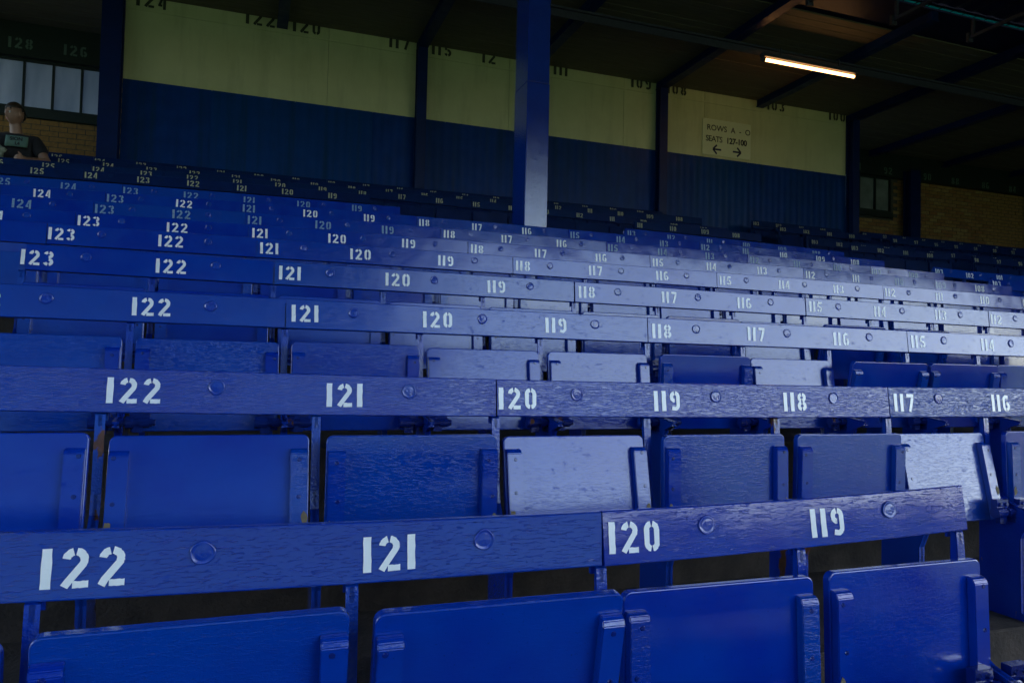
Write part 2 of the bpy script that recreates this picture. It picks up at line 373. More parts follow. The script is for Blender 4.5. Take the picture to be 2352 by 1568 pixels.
def hinge_mesh(mat):
    bm = bmesh.new(); y = -.098; z = .352
    cyl(bm, (-.085, y, z), (.085, y, z), .012)
    for x0, x1, r in ((-.088, -.05, .018), (-.036, -.014, .016), (.012, .034, .02), (.05, .078, .0165), (.086, .093, .01)): cyl(bm, (x0, y, z), (x1, y, z), r)
    box(bm, -.08, -.03, y-.002, y+.02, z+.012, z+.042); box(bm, .022, .078, y-.004, y+.02, z+.012, z+.04)
    box(bm, -.07, -.04, y-.006, y+.01, z-.035, z-.01); box(bm, .03, .06, y-.006, y+.01, z-.03, z-.01)
    for x in (-.068, -.042, .036, .064): cyl(bm, (x, y-.009, z+.027), (x, y, z+.027), .006, 8)
    box(bm, -.006, .006, y-.01, y+.05, z-.035, z+.012)
    return mesh('hinge', bm, mat)
me_hinge = hinge_mesh(M_hinge); me_hinged = hinge_mesh(M_darkiron)
SW, SH, ST = .422, .292, .019
def panel_mesh(name, mat, w, h, t, rad, curve=.0, n=5, bev=.003):
    bm = bmesh.new(); pts = [(-w/2, 0), (w/2, 0)]
    pts += arc(w/2-rad, h-rad, rad, rad, 0, 90, n) + arc(-w/2+rad, h-rad, rad, rad, 90, 180, n)
    A = [bm.verts.new((x, 0, z)) for x, z in pts]; fa = bm.faces.new(A)
    ex = bmesh.ops.extrude_face_region(bm, geom=[fa]); vs = [v for v in ex['geom'] if isinstance(v, bmesh.types.BMVert)]
    for v in vs: v.co.y += t
    bmesh.ops.recalc_face_normals(bm, faces=bm.faces)
    ed = [e for e in bm.edges if abs(e.verts[0].co.y-e.verts[1].co.y) < 1e-6]
    bmesh.ops.bevel(bm, geom=ed, offset=bev, segments=3, affect='EDGES', profile=.5)
    return mesh(name, bm, mat)
def batten_mesh(mat):
    bm = bmesh.new(); hh = .258
    prism(bm, [(0, 0), (0, hh), (-.008, hh-.001), (-.0155, hh-.006), (-.0195, hh-.014), (-.0195, 0)], 0, -.0205, .0205)
    bmesh.ops.bevel(bm, geom=list(bm.edges), offset=.0016, segments=2, affect='EDGES')
    return mesh('batten', bm, mat)
def screw_mesh(mat):
    bm = bmesh.new(); cyl(bm, (0, .0005, 0), (0, -.0012, 0), .0052, 10, .004)
    box(bm, -.0042, .0042, -.0017, -.0005, -.0007, .0007); return mesh('screw', bm, mat)
def wear_mesh():
    bm = bmesh.new(); n = 11
    vs = [bm.verts.new((math.cos(i/n*6.283)*.008*random.uniform(.7, 1.2), -.0004, math.sin(i/n*6.283)*.014*random.uniform(.7, 1.25))) for i in range(n)]
    bm.faces.new(vs); return mesh('worn_patch', bm, M_wear)
me_seat = {m: panel_mesh('seat', m, SW, SH, ST, .017) for m in (M_seat, M_dark)}
me_bat = {m: batten_mesh(m) for m in (M_seat, M_dark)}
me_screw = screw_mesh(M_hinge); me_wear = [wear_mesh() for _ in range(4)]
def plug_mesh(mat=None):
    bm = bmesh.new(); n = 18; rings = [(.0185, .0002), (.0176, -.0007), (.0164, -.0009), (.0153, .0003), (.011, -.0007), (.006, -.0004), (.002, -.0008)]
    ph = random.uniform(0, 6); R = []
    tx, tz = random.uniform(-.06, .06), random.uniform(-.09, .05)
    for r, y in rings:
        R.append([bm.verts.new((math.cos(a)*r*(1+.05*math.sin(2*a+ph)), y+(tx*math.cos(a)+tz*math.sin(a))*r*(1 if r < .0155 else .25)-.0008+random.uniform(-.0004, .0004)*(r < .0155), math.sin(a)*r*(1+.05*math.sin(3*a+ph*2)))) for a in [6.2832*i/n for i in range(n)]])
    for a, b in zip(R, R[1:]):
        for i in range(n): bm.faces.new((a[i], a[(i+1) % n], b[(i+1) % n], b[i]))
    bm.faces.new(R[-1]); return mesh('bolt_plug', bm, mat or M_seat, True)
me_plug = [plug_mesh() for _ in range(10)]; me_plugd = plug_mesh(M_dark)
num_cache = {}
def get_num(n, mat):
    if (n, mat.name) not in num_cache: num_cache[(n, mat.name)] = number_mesh(str(n), .058, mat, .009, .21)
    return num_cache[(n, mat.name)]

def plank(parent, ox, oy, oz, x0, x1, zf, mat, hgt=.1, thick=.023, tilt=TILT, wob=.008):
    """a rail board swept along X with a slight wander in height and lean; face on y=0 at mid height"""
    bm = bmesh.new(); n = max(4, int((x1-x0)/.12)); b = .0028; hh = hgt/2
    sec = [(b*.3, -hh+b*.3), (0, -hh+b), (0, -hh*.33), (0, hh*.33), (0, hh-b), (b*.3, hh-b*.3), (b, hh), (thick-b, hh), (thick, hh-b), (thick, -hh+b), (thick-b, -hh), (b, -hh)]
    R = []; p1, p2 = random.uniform(0, 6), random.uniform(0, 6); tw = random.uniform(-.006, .006)
    for i in range(n+1):
        x = x0+(x1-x0)*i/n; a = tilt+tw+wob*.6*math.sin(p1+x*2.6)+wob*.4*math.sin(p2+x*5.3)
        ca, sa = math.cos(a), math.sin(a); row = []
        for y, z in sec:
            zz = z*(1+.01*math.sin(p2+x*4))
            row.append(bm.verts.new((x-ox, y*ca+zz*sa, zf(x)-oz+zz*ca-y*sa)))
        R.append(row)
    k = len(sec)
    for a, c in zip(R, R[1:]):
        for i in range(k): bm.faces.new((a[i], a[(i+1) % k], c[(i+1) % k], c[i]))
    bm.faces.new(R[0]); bm.faces.new(R[-1])
    o = link('back_rail', mesh('back_rail', bm, mat), parent); return o

def words_of(ns):
    if len(ns) > 3: return f'{ns[0]} to {ns[-1]}'
    s = [str(n) for n in ns]; return s[0] if len(s) == 1 else ', '.join(s[:-1])+' and '+s[-1]
POS = ['leftmost', 'second', 'third', 'fourth', 'fifth', 'sixth', 'seventh', 'eighth', 'ninth', 'tenth', 'eleventh', 'twelfth', 'thirteenth']
faded = {('G', n) for n in range(108, 127)} - {('G', 118), ('G', 117), ('G', 116)} | {('I', n) for n in range(108, 127)} | {('H', n) for n in (115, 114, 113, 112, 111, 123, 121)} | {('F', n) for n in (109, 110)}
for ri, (rn, Y, cx, cz) in enumerate(ROWS):
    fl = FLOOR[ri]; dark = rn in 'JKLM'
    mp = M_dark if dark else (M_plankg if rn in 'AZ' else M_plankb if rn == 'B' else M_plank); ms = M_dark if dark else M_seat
    def XN(n, rn=rn, cx=cx):
        if rn in 'JKLM' and n <= 103: return 7.75+(103-n)*.452
        if rn in 'GH' and n <= 103: return 7.05+(103-n)*.452
        k = 122-n; return cx[0]*k*k+cx[1]*k+cx[2]
    def ZF(x, cz=cz, rn=rn):
        x = min(x, 7.5) if rn != 'A' else x
        return cz[0]*x*x+cz[1]*x+cz[2]
    banks = BANKS[rn]
    for bi, ns in enumerate(banks):
        last = bi == len(banks)-1 or banks[bi+1][0] != ns[-1]-1
        xl = XN(ns[0])-.063; xr = XN(ns[-1])+.395 if last else XN(ns[-1]-1)-.063
        if rn == 'A' and ns[0] == 120: xr = 1.548
        if rn == 'D' and ns[0] == 123: xl = -.805
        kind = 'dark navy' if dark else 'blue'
        e = empty('seat_bank', (xl, Y, fl), label=f'{ORD[ri]} row, {POS[bi]} bank of {kind} wooden seats, numbered {words_of(ns)}', cat='seat bank', group='banks of numbered wooden tip-up seats')
        g = .004 if rn != 'D' else .007
        tl = math.radians(BT.get((rn, ns[0]), 5.7)); plank(e, xl, Y, fl, xl+g/2, xr-g/2, ZF, mp, tilt=tl)
        rail = e.children[0] if e.children else [o for o in C.objects if o.parent == e][0]
        for k, n in enumerate(ns):
            xn = XN(n); sl = xn-.063; sr = (XN(n-1)-.063) if not (last and n == ns[-1]) else xr
            nm = M_yellow if dark else (M_faded if (rn, n) in faded else M_white)
            zc = ZF(xn)-fl
            link('seat_number', get_num(n, nm), rail, (xn-xl+random.uniform(-.004, .004), -.0016, zc+random.uniform(-.003, .003)), (-tl, random.uniform(-.02, .02), 0))
            xm = (sl+sr)/2+random.uniform(-.006, .006)
            link('bolt_plug', me_plugd if dark else me_plug[random.randrange(10)], rail, (xm-xl, -.0008+.012*math.sin(TILT)*0, ZF(xm)-fl+.012), (-tl, random.uniform(0, 6.28), 0)).rotation_mode = 'YXZ'
            # post and hinge at the left of each seat
            sc = ZF(sl)-fl-.71
            pm = me_postd if dark else (me_postr if (rn, n) in (('B', 122), ('D', 117), ('B', 118)) else me_post)
            link('post', pm, e, (sl-xl+(.012 if k == 0 and bi == 0 else 0), 0, sc))
            if 0 < Y < 6.2: link('hinge', me_hinged if dark else me_hinge, e, (sl-xl, 0, sc))
            # seat, folded up
            lean = LEAN.get((rn, n), random.choice((7, 8, 6, 9, 5, 2)))
            wid = (sr-sl)-.036
            sx = wid/SW
            so = link('seat', me_seat[ms], e, ((sl+sr)/2-xl+.002, -.062, .322+sc+LIFT.get((rn, n), 0)), (-math.radians(lean), 0, random.uniform(-.012, .012)))
            so.scale = (sx, 1, 1)
            if 1 < Y < 5:
                for s in (-1, 1):
                    b = link('batten', me_bat[ms], so, (s*(SW/2-.0235), 0, 0)); b.scale = (1/sx, 1, 1)
                    if Y < 3.5:
                        for zz in (.235, .145, .05):
                            link('screw', me_screw, so, (s*(SW/2-.021)+random.uniform(-.007, .007), -.0197, zz+random.uniform(-.008, .008)), (0, random.uniform(0, 3), 0))
                        if Y < 2.8 and random.random() < .8: link('worn_patch', me_wear[random.randrange(4)], so, (s*(SW/2-.011), -.02, .085+random.uniform(-.01, .01)))
        if last:
            sc = ZF(xr)-fl-.71
            link('post', me_postd if dark else me_post, e, (xr-xl-.014, 0, sc))
            if 0 < Y < 6.2: link('hinge', me_hinged if dark else me_hinge, e, (xr-xl-.014, 0, sc))

# ------------------------------------------------------------------ terrace
steps = []
ys = [Y-.17 for _, Y, _, _ in ROWS[:13]]
bm = bmesh.new()
zs = [-2.6, -2.4, FLOOR[16], FLOOR[15], FLOOR[14], -1.48, FLOOR[13]]; yy = [-6.5, -3.2, -2.32, -1.62, -.92, -.2, .46]
lv = list(zip(yy, zs))+list(zip(ys, FLOOR[:13]))
edges = []
for i, (y, z) in enumerate(lv):
    edges.append((y, z))
    y2 = lv[i+1][0] if i+1 < len(lv) else 12.1
    z0 = lv[i-1][1] if i else z-.3
    box(bm, -9, 20, y, y2, z-.35, z)
bevel(bm, .006, 1)
tag(link('terrace_steps', mesh('terrace_steps', bm, M_conc)), kind='structure')
# gangway lip behind the ninth row
tag(link('pitch', boxmesh('pitch', M_grass, -120, 140, -75, -7.5, -3.2, -3.0)), kind='structure')
tag(link('ground', boxmesh('ground', M_asphalt, -600, 600, -600, 300, -3.6, -3.25)), kind='structure')

# ------------------------------------------------------------------ rear wall
WY = 10.45
wall = empty('rear_wall', (-1.6, WY, 2.0), label='long rear wall with cream upper panels over navy corrugated sheeting', cat='wall')
ox, oy, oz = -1.6, WY, 2.0
x = -1.6; xs = [-1.6, .92, 3.57, 5.5, 7.0, 9.95]
for a, b in zip(xs, xs[1:]):
    link('cream_panel', boxmesh('cream_panel', M_cream, a-ox+.002, b-ox-.002, .0, .04, 3.553-oz, 5.0-oz, bev=.002), wall)
def corr(x0, x1):
    bm = bmesh.new(); n = int((x1-x0)/.015); F = []; j = random.uniform(-.01, .01)
    for i in range(n+1):
        x = x0+(x1-x0)*i/n; ph = (x/.125) % 1
        y = .0011*max(-1, min(1, 1.5*math.sin(ph*2*math.pi)))+random.uniform(-.0003, .0003)
        F.append((bm.verts.new((x-ox, y-.01, -.2)), bm.verts.new((x-ox, y-.01+j*.3, .6)), bm.verts.new((x-ox, y-.01, 3.55-oz))))
    for a, b in zip(F, F[1:]):
        bm.faces.new((a[0], b[0], b[1], a[1])); bm.faces.new((a[1], b[1], b[2], a[2]))
    return mesh('corrugated_sheet', bm, M_corr, True)
k = -1.6
while k < 9.9:
    link('corrugated_sheet', corr(k+.002, min(k+1.05, 9.95)-.002), wall, (0, random.uniform(-.003, .003), 0)); k += 1.05
link('backing', boxmesh('backing', M_corr, 0, 11.55, .045, .09, -.3, 3.0), wall)
link('trim', boxmesh('trim', M_cream, .003, 11.5, -.012, -.001, 4.455-oz, 4.475-oz, bev=.002), wall)
for txt, x, z in (('124', -1.30, 4.60), ('122', .02, 4.61), ('120', .62, 4.60), ('117', 1.90, 4.615), ('115', 2.52, 4.61), ('12', 3.24, 4.60), ('111', 4.40, 4.62),
               ('109', 5.80, 4.62), ('108', 6.46, 4.60), ('103', 8.42, 4.60), ('100', 9.74, 4.60)):
    link('wall_number', number_mesh(txt, .185, M_worn, .004, .26), wall, (x-ox, -.014, 4.6-oz))

# steel posts in front of the wall
def steel_post(x0, x1, y0, y1, z0, z1, label, mat=M_steel):
    e = empty('steel_post', ((x0+x1)/2, (y0+y1)/2, z0), label=label, cat='post'); hx, hy, H = (x1-x0)/2, (y1-y0)/2, z1-z0
    bm = bmesh.new(); t = .018
    box(bm, -hx, hx, -hy, -hy+t, 0, H); box(bm, -hx, hx, hy-t, hy, 0, H)
    link('flange', mesh('flange', bm, mat), e); link('web', boxmesh('web', mat, -.008, .008, -hy+t, hy-t, 0, H), e)
    return e
steel_post(-1.83, -1.60, 10.25, 10.42, 1.5, 4.62, 'wide blue steel post at left end of the cream and navy wall')
steel_post(2.14, 2.28, 10.27, 10.41, 1.5, 4.62, 'blue steel post left of the pillar, between black numbers 117 and 115')
steel_post(3.86, 4.0, 10.27, 10.41, 1.5, 4.62, 'blue steel post mostly hidden behind the big pillar')
steel_post(6.06, 6.2, 10.27, 10.41, 1.5, 4.62, 'blue steel post left of the sign, between black numbers 109 and 108')
steel_post(9.95, 10.09, 10.27, 10.44, 1.5, 4.62, 'blue steel post at right end of the cream and navy wall')
steel_post(12.86, 13.12, 11.7, 11.9, 1.5, 4.3, 'navy steel post in front of the right brick wall')
steel_post(16.5, 16.75, 11.7, 11.9, 1.5, 4.3, 'navy steel post at far right of the brick wall')

# big pillar
e = empty('pillar', (2.44, 6.46, FLOOR[8]), label='big blue steel pillar standing among the seats, bright sheen near its foot', cat='pillar')
H = 4.75-FLOOR[8]; H1 = 2.62-FLOOR[8]
link('lower_casing', boxmesh('lower_casing', M_pillar, -.111, .109, -.16, .18, 0, H1, bev=.004, seg=2), e)
link('upper_casing', boxmesh('upper_casing', M_pillar, -.108, .107, -.155, .18, H1+.004, H, bev=.004, seg=2), e)
link('edge_strip', boxmesh('edge_strip', M_pillar, .1095, .124, -.1, .1, 0, H, bev=.002), e)
link('base_plate', boxmesh('base_plate', M_pillar, -.16, .16, -.2, .22, .0, .015, bev=.003), e)

# sign
e = empty('direction_sign', (7.43, 10.43, 3.895), label='cream sign reading rows A to O, seats 127-100, with two arrows', cat='sign')
link('sign_board', boxmesh('sign_board', M_sign, -.475, .475, 0, .015, -.30, .30, bev=.002), e)
def text(s, size, x, z, mat, parent, bold=0, sp=1.0):
    cu = bpy.data.curves.new('lettering', 'FONT'); cu.body = s; cu.size = size; cu.offset = bold; cu.space_character = sp; cu.resolution_u = 3
    o = bpy.data.objects.new('t', cu); C.objects.link(o); bpy.context.view_layer.update()
    me = bpy.data.meshes.new_from_object(o.evaluated_get(bpy.context.evaluated_depsgraph_get())); C.objects.unlink(o); bpy.data.objects.remove(o)
    me.materials.clear(); me.materials.append(mat); me.name = 'lettering'
    return link('lettering', me, parent, (x, -.004, z), (math.pi/2, 0, 0))
text('ROWS  A  -  O', .135, -.40, .11, M_black, e, .001)
text('SEATS', .135, -.42, -.075, M_black, e, .001, .88); text('127-100', .135, -.02, -.075, M_black, e, .004, .92)
for s in (-1, 1):
    bm = bmesh.new(); x = .2*s; cxx = -.2 if s < 0 else .2
    for pts in ([(-.085*s, 0), (.06*s, 0)], [(.0*s, .075), (.075*s, 0)], [(.075*s, 0), (.0, -.075)]): strip(bm, pts, .03, cxx, -.2, 1, 0, 0)
    for fc in bm.faces:
        fc.normal_update()
        if fc.normal.y > 0: fc.normal_flip()
    me = bpy.data.meshes.new('arrow'); bm.to_mesh(me); bm.free(); me.materials.append(M_blueletter); link('arrow', me, e, (0, -.004, 0))

# ------------------------------------------------------------------ brick walls at the back
BY = 12.0
def brick_me():
    out = []
    for L in (.213, .102):
        for _ in range(3):
            bm = bmesh.new(); box(bm, 0, L, 0, .06, 0, .064)
            for v in bm.verts: v.co += Vector((random.uniform(-.002, .002), random.uniform(-.002, .002), random.uniform(-.0015, .0015)))
            out.append(mesh('brick', bm, M_brick))
    return out
BM = brick_me()
def brick_wall(label, x0, x1, z0, z1, holes, parts_from, limit):
    e = empty('brick_wall', (x0, BY, z0), label=label, cat='wall')
    n = 0; extra = bmesh.new(); cells = []
    row = 0; z = z0
    while z < z1-.06:
        x = x0 - (.11 if row % 2 else 0)
        while x < x1:
            a, b = max(x, x0), min(x+.213, x1)
            if b-a > .05 and not any(a < h[1] and b > h[0] and z < h[3] and z+.064 > h[2] for h in holes): cells.append((a, z, b-a > .15))
            x += .224
        z += .0745; row += 1
    cells.sort(key=lambda c: (0 if c[1] > parts_from else 1, c[0]))
    for a, z, full in cells:
        dy = random.uniform(-.003, .003)
        if n < limit:
            link('brick', BM[(0 if full else 3)+random.randrange(3)], e, (a-x0, dy, z-z0)); n += 1
        else: box(extra, a-x0, a-x0+(.213 if full else .1), dy, .06, z-z0, z-z0+.064)
    if len(extra.faces): tag(link('brickwork', mesh('brickwork', extra, M_brick), e), kind='stuff')
    mb = bmesh.new()
    zz = sorted({z0-.4, z1} | {h[2] for h in holes} | {h[3] for h in holes}); xx = sorted({x0, x1} | {min(max(h[i], x0), x1) for h in holes for i in (0, 1)})
    for a, b in zip(xx, xx[1:]):
        for c, d in zip(zz, zz[1:]):
            if not any(a >= h[0]-1e-6 and b <= h[1]+1e-6 and c >= h[2]-1e-6 and d <= h[3]+1e-6 for h in holes): box(mb, a-x0, b-x0, .006, .2, c-z0, d-z0)
    link('mortar', mesh('mortar', mb, M_mortar), e); return e
brick_wall('yellow brick wall below the frosted windows at far left behind the seated person', -9.0, -1.0, 2.3, 4.2, [(-4.9, -1.95, 3.34, 4.3)], 2.6, 300)
brick_wall('long yellow brick wall at far right behind the top rows', 9.9, 18.5, 2.0, 4.16, [(9.8, 12.9-.25, 3.3, 4.3)], 2.8, 300)
M_dim = flat('darker window glass', (.16, .18, .16), (.32, .34, .3), .3, 3)  # darker, non-translucent pane colour for all but one right-hand pane
def window(label, x0, x1, z0, z1, divs):
    e = empty('window', (x0, BY, z0), label=label, cat='window'); W, H = x1-x0, z1-z0
    bm = bmesh.new()
    box(bm, 0, W, -.02, .05, 0, .035); box(bm, 0, W, -.02, .05, H-.035, H); box(bm, 0, .03, -.02, .05, .035, H-.035); box(bm, W-.03, W, -.02, .05, .035, H-.035)
    link('frame', mesh('frame', bm, M_green), e)
    for i in range(divs+1):
        a, b = W*i/(divs+1), W*(i+1)/(divs+1)
        link('pane', boxmesh('pane', M_pane if x0 < 0 or i == 3 else M_dim, a+(.03 if i == 0 else .012), b-(.03 if i == divs else .012), .03, .036, .035, H-.035), e, (0, random.uniform(-.002, .002), 0))
        if i: link('mullion', boxmesh('mullion', M_green, a-.012, a+.012, -.02, .045, .035, H-.035), e)
    link('sill', boxmesh('sill', M_green, -.02, W+.02, -.05, .04, -.12, -.002, bev=.004), e)
window('row of frosted window panes at far left behind the seated person', -4.85, -2.0, 3.46, 4.17, 7)
window('frosted window beside the right brick wall under number 94', 10.1, 12.62, 3.42, 4.15, 5)
# navy painted lower band
e = tag(link('painted_dado', boxmesh('painted_dado', M_dark, 10.0, 18.5, BY-.05, BY-.02, 1.9, 2.93)), 'dark navy painted band along the foot of right brick wall', 'wall')
# number beams
def beam(label, x0, x1, z0, z1, nums):
    e = empty('number_beam', (x0, 11.9, z0), label=label, cat='beam')
    link('beam_face', boxmesh('beam_face', M_green, 0, x1-x0, 0, .12, 0, z1-z0, bev=.004), e)
    for t, x, z in nums: link('beam_number', number_mesh(t, .15, M_greenlet, .01, .25), e, (x-x0, -.006, z-z0))
beam('dark green beam bearing pale numbers 128 and 126 above left windows', -9, -1.6, 4.165, 4.7, [('130', -3.95, 4.33), ('128', -3.1, 4.34), ('126', -2.43, 4.34)])
beam('dark green beam bearing pale numbers 94 down to 84 at right', 9.9, 18.5, 4.145, 4.7, [('94', 11.62, 4.28), ('92', 12.44, 4.27), ('90', 13.52, 4.26), ('88', 14.32, 4.25), ('86', 15.22, 4.25), ('84', 16.05, 4.25)])

# ------------------------------------------------------------------ roof
ZC = 4.64; EDGE_Y = -4.9
roof = empty('stand_roof', (0, 8, ZC), label='dark boarded roof over the seats with navy rafters and purlins', cat='roof')
y = 7.62
while y < 12.2:
    x0, x1 = -9, 19
    link('board', boxmesh('board', M_board, x0, x1, y-8+.003, min(y+.148, 12.35)-8-.003, 0, .02, bev=.002), roof, (0, 0, random.uniform(-.004, .004))); y += .15
link('roof_sheet', boxmesh('roof_sheet', M_soft, -9, 19, 7.045-8, 12.5-8, .04, .07), roof)
bm = bmesh.new()   # front corrugated deck
def decksheet(y0, y1, z0, z1):
    bm = bmesh.new(); n = 28*14; F = []
    for i in range(n+1):
        x = -9+28*i/n; d = .012*math.sin(x*2*math.pi/.14*.5)
        F.append([bm.verts.new((x, a-8, b+d-ZC)) for a, b in ((y0, z0), (y1, z1))])
    for a, b in zip(F, F[1:]): bm.faces.new((a[0], b[0], b[1], a[1]))
    for a, b in zip(F, F[1:]):
        pass
    return mesh('deck_sheet', bm, M_soft)
for a in range(6):
    y1 = 6.95-a*(6.95-EDGE_Y)/6; y0 = y1-(6.95-EDGE_Y)/6
    link('deck_sheet', decksheet(y0+.002, y1, 4.72, 4.72), roof)
link('upper_deck', boxmesh('upper_deck', M_soft, -9, 19, EDGE_Y-8, 6.99-8, .16, .4), roof)
link('rear_deck', boxmesh('rear_deck', M_soft, -9, 19, 7.045-8, 13.0-8, .12, .4), roof)
link('front_edge', boxmesh('front_edge', M_steel, -9, 19, EDGE_Y-.06-8, EDGE_Y-8, -.02, .5), roof)
# strip of translucent sheets
x = -2
while x < 15:
    link('skylight', boxmesh('skylight', M_teal, x, x+.17, 7.0-8, 7.035-8, .055, .06), roof); x += .2
for i in range(10):     # rafters
    xr_ = -3.6+1.955*i + .02
    xr_ = [-5.5, -3.6, -1.7, .30, 2.21, 3.93, 6.13, 8.08, 10.02, 12.0, 14.0, 16.0][i+0] if i < 12 else xr_
    y1 = 10.43 if -1.7 <= xr_ < 9.9 else 11.9
    bm = bmesh.new(); box(bm, xr_-.07, xr_+.07, 7.0-8, y1-8, -.125, -.108); box(bm, xr_-.055, xr_+.055, 7.0-8, y1-8, -.108, -.006)
    link('rafter', mesh('rafter', bm, M_steel), roof)
for xr_ in (14.0, 16.0):
    bm = bmesh.new(); box(bm, xr_-.07, xr_+.07, 7.0-8, 11.9-8, -.125, -.108); box(bm, xr_-.006, xr_+.006, 7.0-8, 11.9-8, -.108, -.006)
    link('rafter', mesh('rafter', bm, M_steel), roof)
bm = bmesh.new(); box(bm, -9, 19, 8.42-8, 8.50-8, -.155, -.1265); box(bm, -9, 19, 8.455-8, 8.465-8, -.25, -.155)
link('purlin', mesh('purlin', bm, M_rough), roof)
for i in range(9):      # slim struts further forward
    xs_ = 1.0+1.3*i; bm = bmesh.new(); box(bm, xs_-.02, xs_+.02, 5.2-8, 7.1-8, -.20, -.16); box(bm, xs_-.04, xs_+.04, 7.08-8, 7.12-8, -.24, -.12)
    box(bm, xs_-.015, xs_+.015, 5.22-8, 5.26-8, -.16, .06); box(bm, xs_-.015, xs_+.015, 7.03-8, 7.07-8, -.16, .05)
    link('strut', mesh('strut', bm, M_rough), roof)
link('front_purlin', boxmesh('front_purlin', M_steel, -9, 19, 5.9-8, 6.0-8, -.1, .06), roof)
# unseen wall added at right to keep daylight off the far brickwork
tag(link('shade_wall', boxmesh('shade_wall', M_conc, 19.02, 19.3, -6, 12.4, -3.2, 5.1)), 'plain unseen wall added to darken the right side of the stand', 'wall')
# the tall main stand across the pitch, and a low one beside it with open sky above
e = empty('main_stand', (0, -72, -3), label='tall blue seated stand across the pitch behind the viewer', cat='stand')
def slab(name, pts, x0, x1, mat):
    bm = bmesh.new(); prism(bm, pts, 0, x0, x1); return link(name, mesh(name, bm, mat), e)
MX = 23
slab('lower_tier', [(4, 0), (4, 2), (-14, 9.5), (-14, 0)], -110, MX, M_farstand)
slab('upper_tier', [(-6, 11.5), (-6, 14), (-22, 33), (-22, 11.5)], -110, MX, M_farseat)
slab('roof', [(0, 35), (0, 43), (-26, 46), (-26, 37)], -110, MX, M_farstand)
slab('back_wall', [(-22.1, 0), (-22.1, 37), (-25, 37), (-25, 0)], -110, MX, M_farstand)
slab('upper_front', [(-5.9, 9.6), (-5.9, 12.6), (-5.6, 12.6), (-5.6, 9.6)], -110, MX, M_farseat)
e = empty('low_stand', (0, -72, -3), label='low dark stand to the right of the tall stand across the pitch', cat='stand')
slab('terrace', [(2, 0), (2, 2), (-10, 6), (-10, 0)], MX+4, 150, M_farstand)
slab('roof', [(-1, 8.5), (-1, 9.2), (-13, 9.6), (-13, 8.9)], MX+4, 150, M_farstand)
slab('back_wall', [(-12, 0), (-12, 8.8), (-13, 8.8), (-13, 0)], MX+4, 150, M_farstand)

# ------------------------------------------------------------------ lamp
e = empty('strip_light', (7.27, 8.3, 4.265), label='lit fluorescent strip light hanging under the purlin', cat='light')
L0, L1 = -.77, .77
link('housing', boxmesh('housing', M_rough, L0-.05, L1+.05, -.045, .045, .035, .085, bev=.006), e)
bm = bmesh.new(); cyl(bm, (L0, 0, 0), (L1, 0, 0), .021, 14); link('tube', mesh('tube', bm, M_tube, False), e)
for x in (L0, L1):
    s = -1 if x < 0 else 1
    bm = bmesh.new(); cyl(bm, (x+s*.002, 0, 0), (x+s*.045, 0, 0), .034, 14, .028); link('end_cap', mesh('end_cap', bm, M_rough), e)
for x in (-.5, .5): link('bracket', boxmesh('bracket', M_rough, x-.01, x+.01, -.01, .01, .085, .2), e)

# ------------------------------------------------------------------ seated person (row eleven from the front, far left)
def evaluated(o, name):
    bpy.context.view_layer.update()
    me = bpy.data.meshes.new_from_object(o.evaluated_get(bpy.context.evaluated_depsgraph_get())); me.name = name
    bpy.data.objects.remove(o); return me
def skin(name, chains, mat, sub=2):
    """chains: lists of (x, y, z, radius); points at the same place are merged"""
    vs, rad, ed, idx = [], [], [], {}
    for ch in chains:
        pr = None
        for x, y, z, r in ch:
            k = (round(x, 3), round(y, 3), round(z, 3))
            if k not in idx: idx[k] = len(vs); vs.append((x, y, z)); rad.append(r)
            if pr is not None: ed.append((pr, idx[k]))
            pr = idx[k]
    me = bpy.data.meshes.new(name); me.from_pydata(vs, ed, []); o = bpy.data.objects.new(name, me); C.objects.link(o)
    md = o.modifiers.new('skin', 'SKIN'); me.skin_vertices.new() if not me.skin_vertices else None
    for i, r in enumerate(rad): me.skin_vertices[0].data[i].radius = (r, r) if not isinstance(r, tuple) else r
    me.skin_vertices[0].data[0].use_root = True
    sb = o.modifiers.new('sub', 'SUBSURF'); sb.levels = sub; sb.render_levels = sub
    m2 = evaluated(o, name); m2.materials.clear(); m2.materials.append(mat)
    for p in m2.polygons: p.use_smooth = True
    return m2
PX, PY, PZ = -2.39, 9.2, FLOOR[11]
def rel(ch): return [(x-PX, y-PY, z-PZ, r) for x, y, z, r in ch]
pel = (-2.39, 9.29, 1.90, (.15, .12)); ch1 = (-2.39, 9.27, 2.06, (.14, .105)); ch2 = (-2.39, 9.23, 2.25, (.165, .105)); nk = (-2.39, 9.19, 2.37, .055)
sL, sR = (-2.215, 9.2, 2.30, .056), (-2.565, 9.2, 2.30, .056)
eL, eR = (-2.085, 9.1, 2.08, .042), (-2.70, 9.05, 2.08, .042)
wL, wR = (-2.22, 8.9, 2.04, .029), (-2.62, 8.93, 2.2, .029)
body = rel([pel, ch1, ch2, nk, (-2.40, 9.165, 2.43, .055), (-2.405, 9.16, 2.5, .07)])
chains = [body,
          rel([pel, (-2.30, 9.2, 1.87, .085), (-2.28, 8.86, 1.93, .062), (-2.27, 8.9, 1.56, .042), (-2.27, 8.83, 1.525, .038), (-2.27, 8.74, 1.515, .03)]),
          rel([pel, (-2.48, 9.2, 1.87, .085), (-2.5, 8.86, 1.93, .062), (-2.5, 8.9, 1.56, .042), (-2.5, 8.83, 1.525, .038), (-2.5, 8.74, 1.515, .03)])]
bm = bmesh.new(); bm.from_mesh(skin('b', chains, M_skin))
def capsule(a, b):
    for c_ in (a, b): bmesh.ops.create_uvsphere(bm, u_segments=16, v_segments=12, radius=c_[3], matrix=Matrix.Translation(Vector(c_[:3])))
    cyl(bm, a[:3], b[:3], a[3], 16, b[3])
